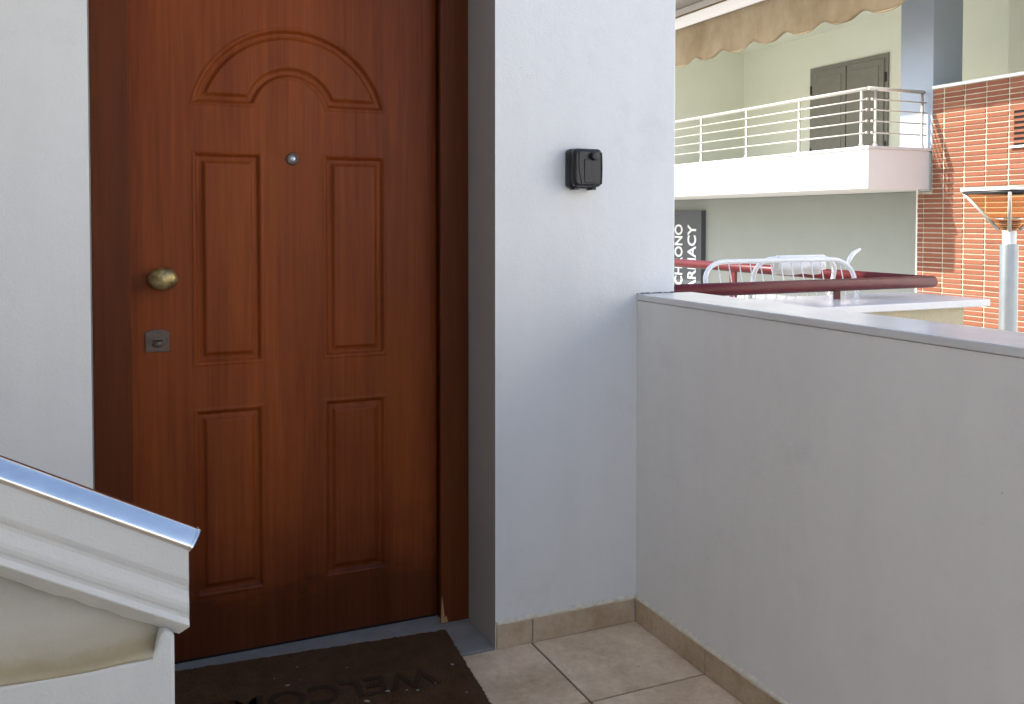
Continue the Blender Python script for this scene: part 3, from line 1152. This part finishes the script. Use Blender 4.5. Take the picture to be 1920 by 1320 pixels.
AX0, AX1, AZB, AZT = 2.985, 4.055, 0.62, 1.052
tube('front_wing', frame_loop(AX0, AX1, AZB, AZT, 3.98, 4.10, 0.15), 0.0135, 'white_paint', air, closed=True, n=10)
tube('back_wing', frame_loop(3.47, 4.085, AZB + 0.02, AZT + 0.004, 4.34, 4.24, 0.13), 0.0135, 'white_paint', air, closed=True, n=10)
for i in range(13):
    x = AX0 + 0.10 + i * 0.0735
    tube('wire', [(x, 3.982, AZB), (x, 4.098, AZT - 0.004)], 0.0032, 'white_paint', air, n=6)
tube('arm', [(4.02, 4.10, 1.00), (4.06, 4.11, 1.055), (4.10, 4.12, 1.085), (4.16, 4.13, 1.108)], 0.012, 'white_paint', air, n=8, radii=[0.008, 0.014, 0.013, 0.008])
for x in (3.12, 3.92):
    tube('leg', [(x, 3.97, 0.004), (x, 4.10, 0.64)], 0.010, 'white_paint', air, n=8)
    tube('leg', [(x + 0.03, 4.42, 0.004), (x + 0.03, 4.24, 0.66)], 0.010, 'white_paint', air, n=8)


def towel(x0, x1, label, drop):
    vs_, fs_ = [], []
    prof_ = [(4.275, 0.985 - drop), (4.272, 1.01), (4.268, 1.04), (4.262, 1.066), (4.242, 1.074), (4.222, 1.066), (4.216, 1.02), (4.214, 0.985)]
    n = 16
    for i in range(n + 1):
        x = x0 + (x1 - x0) * i / n
        for k, (y, z) in enumerate(prof_):
            w = 0.012 * math.sin(i * 1.1 + k * 0.4)
            vs_.append((x, y + w * (0.1 if 2 < k < 6 else 0.5), z + (0.004 * math.sin(i * 0.8) if k in (0, 7) else 0)))
    m = len(prof_)
    for i in range(n):
        for k in range(m - 1):
            fs_.append((i * m + k, i * m + k + 1, (i + 1) * m + k + 1, (i + 1) * m + k))
    o = mesh_obj('towel', from_py(vs_, fs_, True), 'cloth', None, loc=((x0 + x1) / 2, 4.25, 0.7))
    md = o.modifiers.new('thickness', 'SOLIDIFY')
    md.thickness = 0.006
    tag(o, label, 'towel')


towel(3.62, 3.98, 'white towel hung over the back of the clothes airer', 0.03)

# ------------------------------------------------------------------ street lamp
LPX, LPY = 5.468, 4.129
lamp = thing('street_lamp', 'grey street lamp with inverted pyramid glass lantern before the brick wall', 'street lamp', (LPX, LPY, GROUND))
mesh_obj('post', lathe_me([(0.10, 0.0), (0.10, 0.04), (0.057, 0.06), (0.056, 1.0), (0.0555, 2.42), (0.054, 2.425)], (LPX, LPY, GROUND), axis='Z', n=36), 'lamp_post', lamp)
mesh_obj('clamp', lathe_me([(0.0565, 0.0), (0.060, 0.004), (0.060, 0.022), (0.0565, 0.026)], (LPX, LPY, 0.49), axis='Z', n=30), 'dark_metal', lamp)
mesh_obj('collar', lathe_me([(0.040, 0.0), (0.042, 0.004), (0.042, 0.085), (0.046, 0.09)], (LPX, LPY, 1.124), axis='Z', n=28), 'white_paint', lamp)


def lantern():
    z0, z1 = 1.215, 1.468
    ang = math.radians(-53)     # one corner turned towards the landing
    hb, ht = 0.058, 0.275

    def cn(k, h, z):
        a = ang + k * math.pi / 2
        return Vector((LPX + h * math.cos(a) , LPY + h * math.sin(a), z))
    for k in range(4):
        tube('strut', [cn(k, hb, z0), cn(k, ht, z1)], 0.011, 'steel', lamp, n=8)
        tube('rim', [cn(k, ht, z1), cn(k + 1, ht, z1)], 0.010, 'dark_metal', lamp, n=8)
        a, b, c, d = cn(k, hb * 0.96, z0), cn(k + 1, hb * 0.96, z0), cn(k + 1, ht * 0.975, z1), cn(k, ht * 0.975, z1)
        nrm = (b - a).cross(d - a).normalized() * 0.003
        vs_ = [a, b, c, d, a - nrm, b - nrm, c - nrm, d - nrm]
        mesh_obj('pane', from_py(vs_, [(0, 1, 2, 3), (7, 6, 5, 4), (0, 4, 5, 1), (1, 5, 6, 2), (2, 6, 7, 3), (3, 7, 4, 0)]), 'glass', lamp)
    top = [cn(k, ht + 0.02, z1 + 0.012) for k in range(4)] + [cn(k, ht + 0.02, z1 + 0.032) for k in range(4)]
    mesh_obj('lid', from_py(top, [(3, 2, 1, 0), (4, 5, 6, 7)] + [(k, (k + 1) % 4, 4 + (k + 1) % 4, 4 + k) for k in range(4)]), 'white_paint', lamp)
    for i in range(5):          # louvre stack round the bulb
        z = z0 + 0.006 + i * 0.013
        r = 0.046 + i * 0.008
        mesh_obj('louvre', lathe_me([(r * 0.55, 0.0), (r, 0.004), (r, 0.008), (r * 0.55, 0.006)], (LPX, LPY, z), axis='Z', n=28), 'dark_metal', lamp)
    mesh_obj('reflector', lathe_me([(0.090, 0.0), (0.094, 0.003), (0.090, 0.008), (0.055, 0.014), (0.004, 0.018)], (LPX, LPY, z0 + 0.074), axis='Z', n=32), 'chrome', lamp)


lantern()

# ------------------------------------------------------------------ the apartment building across the yard
XW, XBF, YE = 11.036, 9.85, 9.645
apt = thing('apartment_building', 'cream apartment building with a white balcony and orange brick wall', 'building', (11.5, 11.0, GROUND))
FZ = 2.345
# walls
box('ground_floor_wall', 11.70, 11.95, 9.3, 26, GROUND, 1.74, 'bg_grey', apt)
box('upper_wall', 13.50, 13.75, 9.9, 26, FZ - 0.5, 5.15, 'bg_cream', apt)
box('cross_wall', 10.2, 13.499, 17.0, 17.25, FZ, 5.15, 'bg_cream', apt)
box('terrace_wall', 12.60, 12.85, 5.6, 9.58, FZ - 0.6, 6.5, 'bg_cream', apt)
box('column', XW + 0.002, 11.638, 9.592, 10.19, FZ + 0.001, 5.149, 'bg_blue', apt, 0.008)
box('ceiling_slab', 10.30, 14.0, 5.6, 26, 5.15, 5.75, 'bg_cream', apt)
box('upper_balcony', 8.53, 10.299, 5.6, 26, 5.42, 5.80, 'bg_white', apt)
box('floor_slab', XBF + 0.03, 13.499, YE + 0.006, 26, 1.7455, 2.29, 'bg_white', apt)
box('terrace_slab', XW + 0.26, 12.6, 5.6, YE, 1.9, 2.29, 'bg_white', apt)
box('balcony_front', XBF, XBF + 0.029, YE, 26, 1.745, 2.30, 'bg_white', apt)
box('balcony_end', XBF + 0.0295, XW - 0.003, YE, YE + 0.005, 1.745, 2.30, 'bg_white', apt)
mesh_obj('balcony_edging', box_me(XBF - 0.03, 13.49, YE - 0.03, 26, 2.302, FZ, 0.006), 'marble', apt)
# shutter door
sd = mesh_obj('shutter_door', box_me(13.46, 13.495, 12.72, 14.78, FZ, 4.455), 'shutter', apt)
ym = 13.75
for a, b in ((12.80, ym - 0.012), (ym + 0.012, 14.70)):
    box('leaf', 13.435, 13.4595, a, b, FZ + 0.03, 4.36, 'shutter', sd, 0.004)
    for c, d in ((FZ + 0.14, 3.10), (3.24, 4.24)):
        box('leaf_panel', 13.424, 13.4345, a + 0.12, b - 0.12, c, d, 'shutter', sd, 0.004)
for y in (12.765, 14.735):
    for z in (2.7, 4.0):
        box('hinge', 13.425, 13.459, y - 0.015, y + 0.015, z - 0.09, z + 0.09, 'dark_metal', sd)
box('meeting_gap', 13.452, 13.459, ym - 0.011, ym + 0.011, FZ + 0.03, 4.36, 'gap', sd)

# brick wall: mortar body, each brick in view an object of its own
BH, BP = 0.0722, 0.343
bw = mesh_obj('brick_wall', box_me(XW + 0.012, XW + 0.25, 5.6, 9.85, GROUND, 1.7), 'mortar', apt)
box('brick_wall_top', XW + 0.012, XW + 0.25, 5.6, 9.60, 1.701, 3.198, 'mortar', apt)
box('wall_coping', XW - 0.03, XW + 0.28, 5.6, 9.585, 3.20, 3.245, 'bg_white', apt, 0.005)
joint0 = 9.398
full_me = box_me(0, 0.03, -(BP - 0.022) / 2, (BP - 0.022) / 2, -(BH - 0.0165) / 2, (BH - 0.0165) / 2, 0.003, 1)
full_me.materials.append(M['brick'])
half_lo = box_me(0, 0.03, -0.046, 0.046, -(BH - 0.0165) / 2, (BH - 0.0165) / 2, 0.003, 1)
half_lo.materials.append(M['brick'])
half_up = box_me(0, 0.03, -0.086, 0.086, -(BH - 0.0165) / 2, (BH - 0.0165) / 2, 0.003, 1)
half_up.materials.append(M['brick'])
WIN = (7.70, 8.285, 2.28, 2.765)
half_win = box_me(0, 0.03, -0.034, 0.034, -(BH - 0.0165) / 2, (BH - 0.0165) / 2, 0.003, 1)
half_win.materials.append(M['brick'])
spots = []
nrow = int((3.19 - GROUND) / BH)
for r_ in range(nrow):
    z = 3.196 - BH * (r_ + 0.5)
    for c_ in range(-2, 11):
        y = joint0 - BP * (c_ + 0.5)
        if WIN[0] - BP / 2 < y < WIN[1] + 0.1 and WIN[2] < z < WIN[3]:
            if 8.15 < y < 8.374:
                spots.append((8.325, z, half_win))
            continue
        if c_ == -1 and z > 1.71:
            spots.append((9.398 + 0.101, z, half_up))
        elif c_ == -2:
            if z < 1.70:
                spots.append((9.795, z, half_lo))
        else:
            spots.append((y, z, full_me))
inview = [s for s in spots if s[0] > 8.15 and s[1] > -0.28]
inview.sort(key=lambda s: -s[1])
one = inview[:300]
rest = inview[300:] + [s for s in spots if not (s[0] > 8.15 and s[1] > -0.28)]
for y, z, me in one:
    put('brick', me, bw, (XW + random.uniform(-0.003, 0.003), y + random.uniform(-0.003, 0.003), z + random.uniform(-0.0022, 0.0022)))
bm = bmesh.new()
for y, z, me in rest:
    w = 0.034 if me is half_win else 0.046 if me is half_lo else 0.086 if me is half_up else (BP - 0.022) / 2
    box_bm(bm, XW, XW + 0.03, y - w, y + w, z - (BH - 0.0165) / 2, z + (BH - 0.0165) / 2)
o = mesh_obj('bricks', bm_mesh(bm), 'brick', bw)
o['kind'] = 'stuff'
# unseen white blocks, added to bounce sunlight onto the landing
box('side_bounce_block', 10.4, 16.0, -16.0, 5.598, GROUND, 8.6, 'bg_white', apt)
box('rear_bounce_block', -9.0, 10.399, -11.5, -9.5, GROUND, 4.2, 'bg_white', apt)  # added behind the camera as a warm bounce source, never in view
# small opening in the brick wall
op = box('opening', XW - 0.002, XW + 0.0115, WIN[0], WIN[1], WIN[2], WIN[3], 'gap', apt)
for z in np.arange(WIN[2] + 0.05, WIN[3], 0.072):
    box('slat', XW - 0.012, XW - 0.003, WIN[0], WIN[1], z - 0.018, z + 0.018, 'brick', op)
box('sill', XW - 0.04, XW - 0.001, WIN[0] - 0.05, WIN[1] + 0.04, WIN[2] - 0.03, WIN[2] - 0.001, 'bg_white', apt)
# downpipe trim at the corner of the brick wall
box('corner_trim', XW + 0.02, XW + 0.06, 9.851, 9.885, GROUND, 1.744, 'bg_white', apt)

# ------------------------------------------------------------------ balcony railing
br = thing('balcony_railing', 'cream tubular railing with four rods along the balcony edge', 'railing', (XBF + 0.05, YE + 0.05, FZ))
RX, RY, RTOP = XBF + 0.045, YE + 0.045, 3.165
tube('handrail', [(RX, 25.9, RTOP), (RX, 12, RTOP), (RX, RY + 0.02, RTOP)], 0.027, 'steel', br, n=16)
tube('handrail', [(RX - 0.01, RY, RTOP), (XW - 0.06, RY, RTOP)], 0.028, 'steel', br, n=16)
for k in range(9):
    y = 9.826 + 1.275 * k
    tube('post', [(RX, y, FZ), (RX, y, FZ + 0.03), (RX, y, FZ + 0.05), (RX, y, RTOP - 0.02)], 0.021, 'steel', br, n=14, radii=[0.036, 0.034, 0.021, 0.021])
for x in (RX + 0.13, XW - 0.10):
    tube('post', [(x, RY, FZ), (x, RY, FZ + 0.03), (x, RY, FZ + 0.05), (x, RY, RTOP - 0.02)], 0.021, 'steel', br, n=14, radii=[0.036, 0.034, 0.021, 0.021])
for z in (2.535, 2.70, 2.86, 3.01):
    tube('rod', [(RX - 0.024, 25.9, z), (RX - 0.024, 12, z), (RX - 0.024, RY + 0.01, z)], 0.0105, 'steel', br, n=10)
    tube('rod', [(RX + 0.04, RY - 0.022, z), (XW - 0.04, RY - 0.022, z)], 0.0105, 'steel', br, n=10)
    tube('end_knob', [(RX - 0.024, RY + 0.02, z), (RX - 0.024, RY - 0.01, z)], 0.019, 'steel', br, n=12)
    tube('end_knob', [(RX + 0.03, RY - 0.022, z), (RX + 0.07, RY - 0.022, z)], 0.019, 'steel', br, n=12)

# ------------------------------------------------------------------ awning
aw = thing('awning', 'beige canvas awning with scalloped valance above the balcony', 'awning', (9.75, 12.0, 4.2))
AX = 9.75
box('front_bar', AX - 0.03, AX + 0.05, 5.7, 24.0, 4.85, 5.055, 'alu_white', aw, 0.006)


def valance():
    vs_, fs_ = [], []
    ys_ = np.arange(5.0, 24.0, 0.04)
    for y in ys_:
        ph = (y - 12.07) / 0.80 * math.tau
        zb = 4.19 + 0.045 * math.cos(ph) + 0.012 * math.cos(2 * ph)
        for t in (0, 0.25, 0.5, 0.75, 0.93, 1.0):
            vs_.append((AX + 0.015 + 0.014 * t * math.sin(ph * 0.5 + 1) * t, y, 4.85 + (zb - 4.85) * t))
    n = 6
    for i in range(len(ys_) - 1):
        for k in range(n - 1):
            fs_.append((i * n + k, i * n + k + 1, (i + 1) * n + k + 1, (i + 1) * n + k))
    o = mesh_obj('valance', from_py(vs_, fs_, True), 'awning', aw)
    md = o.modifiers.new('thickness', 'SOLIDIFY')
    md.thickness = 0.006
    o2 = tube('hem', [(AX + 0.015, y, 4.19 + 0.045 * math.cos((y - 12.07) / 0.80 * math.tau) + 0.012 * math.cos(2 * (y - 12.07) / 0.80 * math.tau)) for y in ys_], 0.011, 'awning', o, n=6)
    for y in (9.9, 11.6, 13.27, 15.0):
        box('seam', AX + 0.006, AX + 0.011, y - 0.008, y + 0.008, 4.25, 4.85, 'awning', o)


valance()
fv = [(AX + 0.02, 5.0, 5.052), (AX + 0.02, 24.0, 5.052), (10.26, 24.0, 5.30), (10.26, 5.0, 5.30)]
o = mesh_obj('canvas', from_py(fv, [(0, 1, 2, 3)]), 'awning', aw)
md = o.modifiers.new('thickness', 'SOLIDIFY')
md.thickness = 0.006
box('cassette', 10.19, 10.299, 5.0, 24.0, 5.24, 5.40, 'alu_white', aw, 0.01)

# ------------------------------------------------------------------ shop sign
SGX = 11.58
sg = thing('shop_sign', 'dark grey vertical shop sign with white letters under the balcony', 'sign', (SGX, 16.6, 0))
box('panel', SGX, 11.699, 15.96, 17.55, -0.9, 1.50, 'sign', sg, 0.004)
for s, L, cap, y in (('CHRONO', 1.34, 0.30, 16.63), ('PHARMACY', 1.86, 0.31, 16.13)):
    tm = text_me(s, L, cap, 0.012, 0.018)
    co = np.empty(len(tm.vertices) * 3)
    tm.vertices.foreach_get('co', co)
    co = co.reshape(-1, 3)
    tm.vertices.foreach_set('co', np.stack([SGX - 0.001 - co[:, 2], y + co[:, 1], 1.20 + co[:, 0]], -1).ravel())
    tm.update()
    mesh_obj('lettering', tm, 'sign_text', sg)
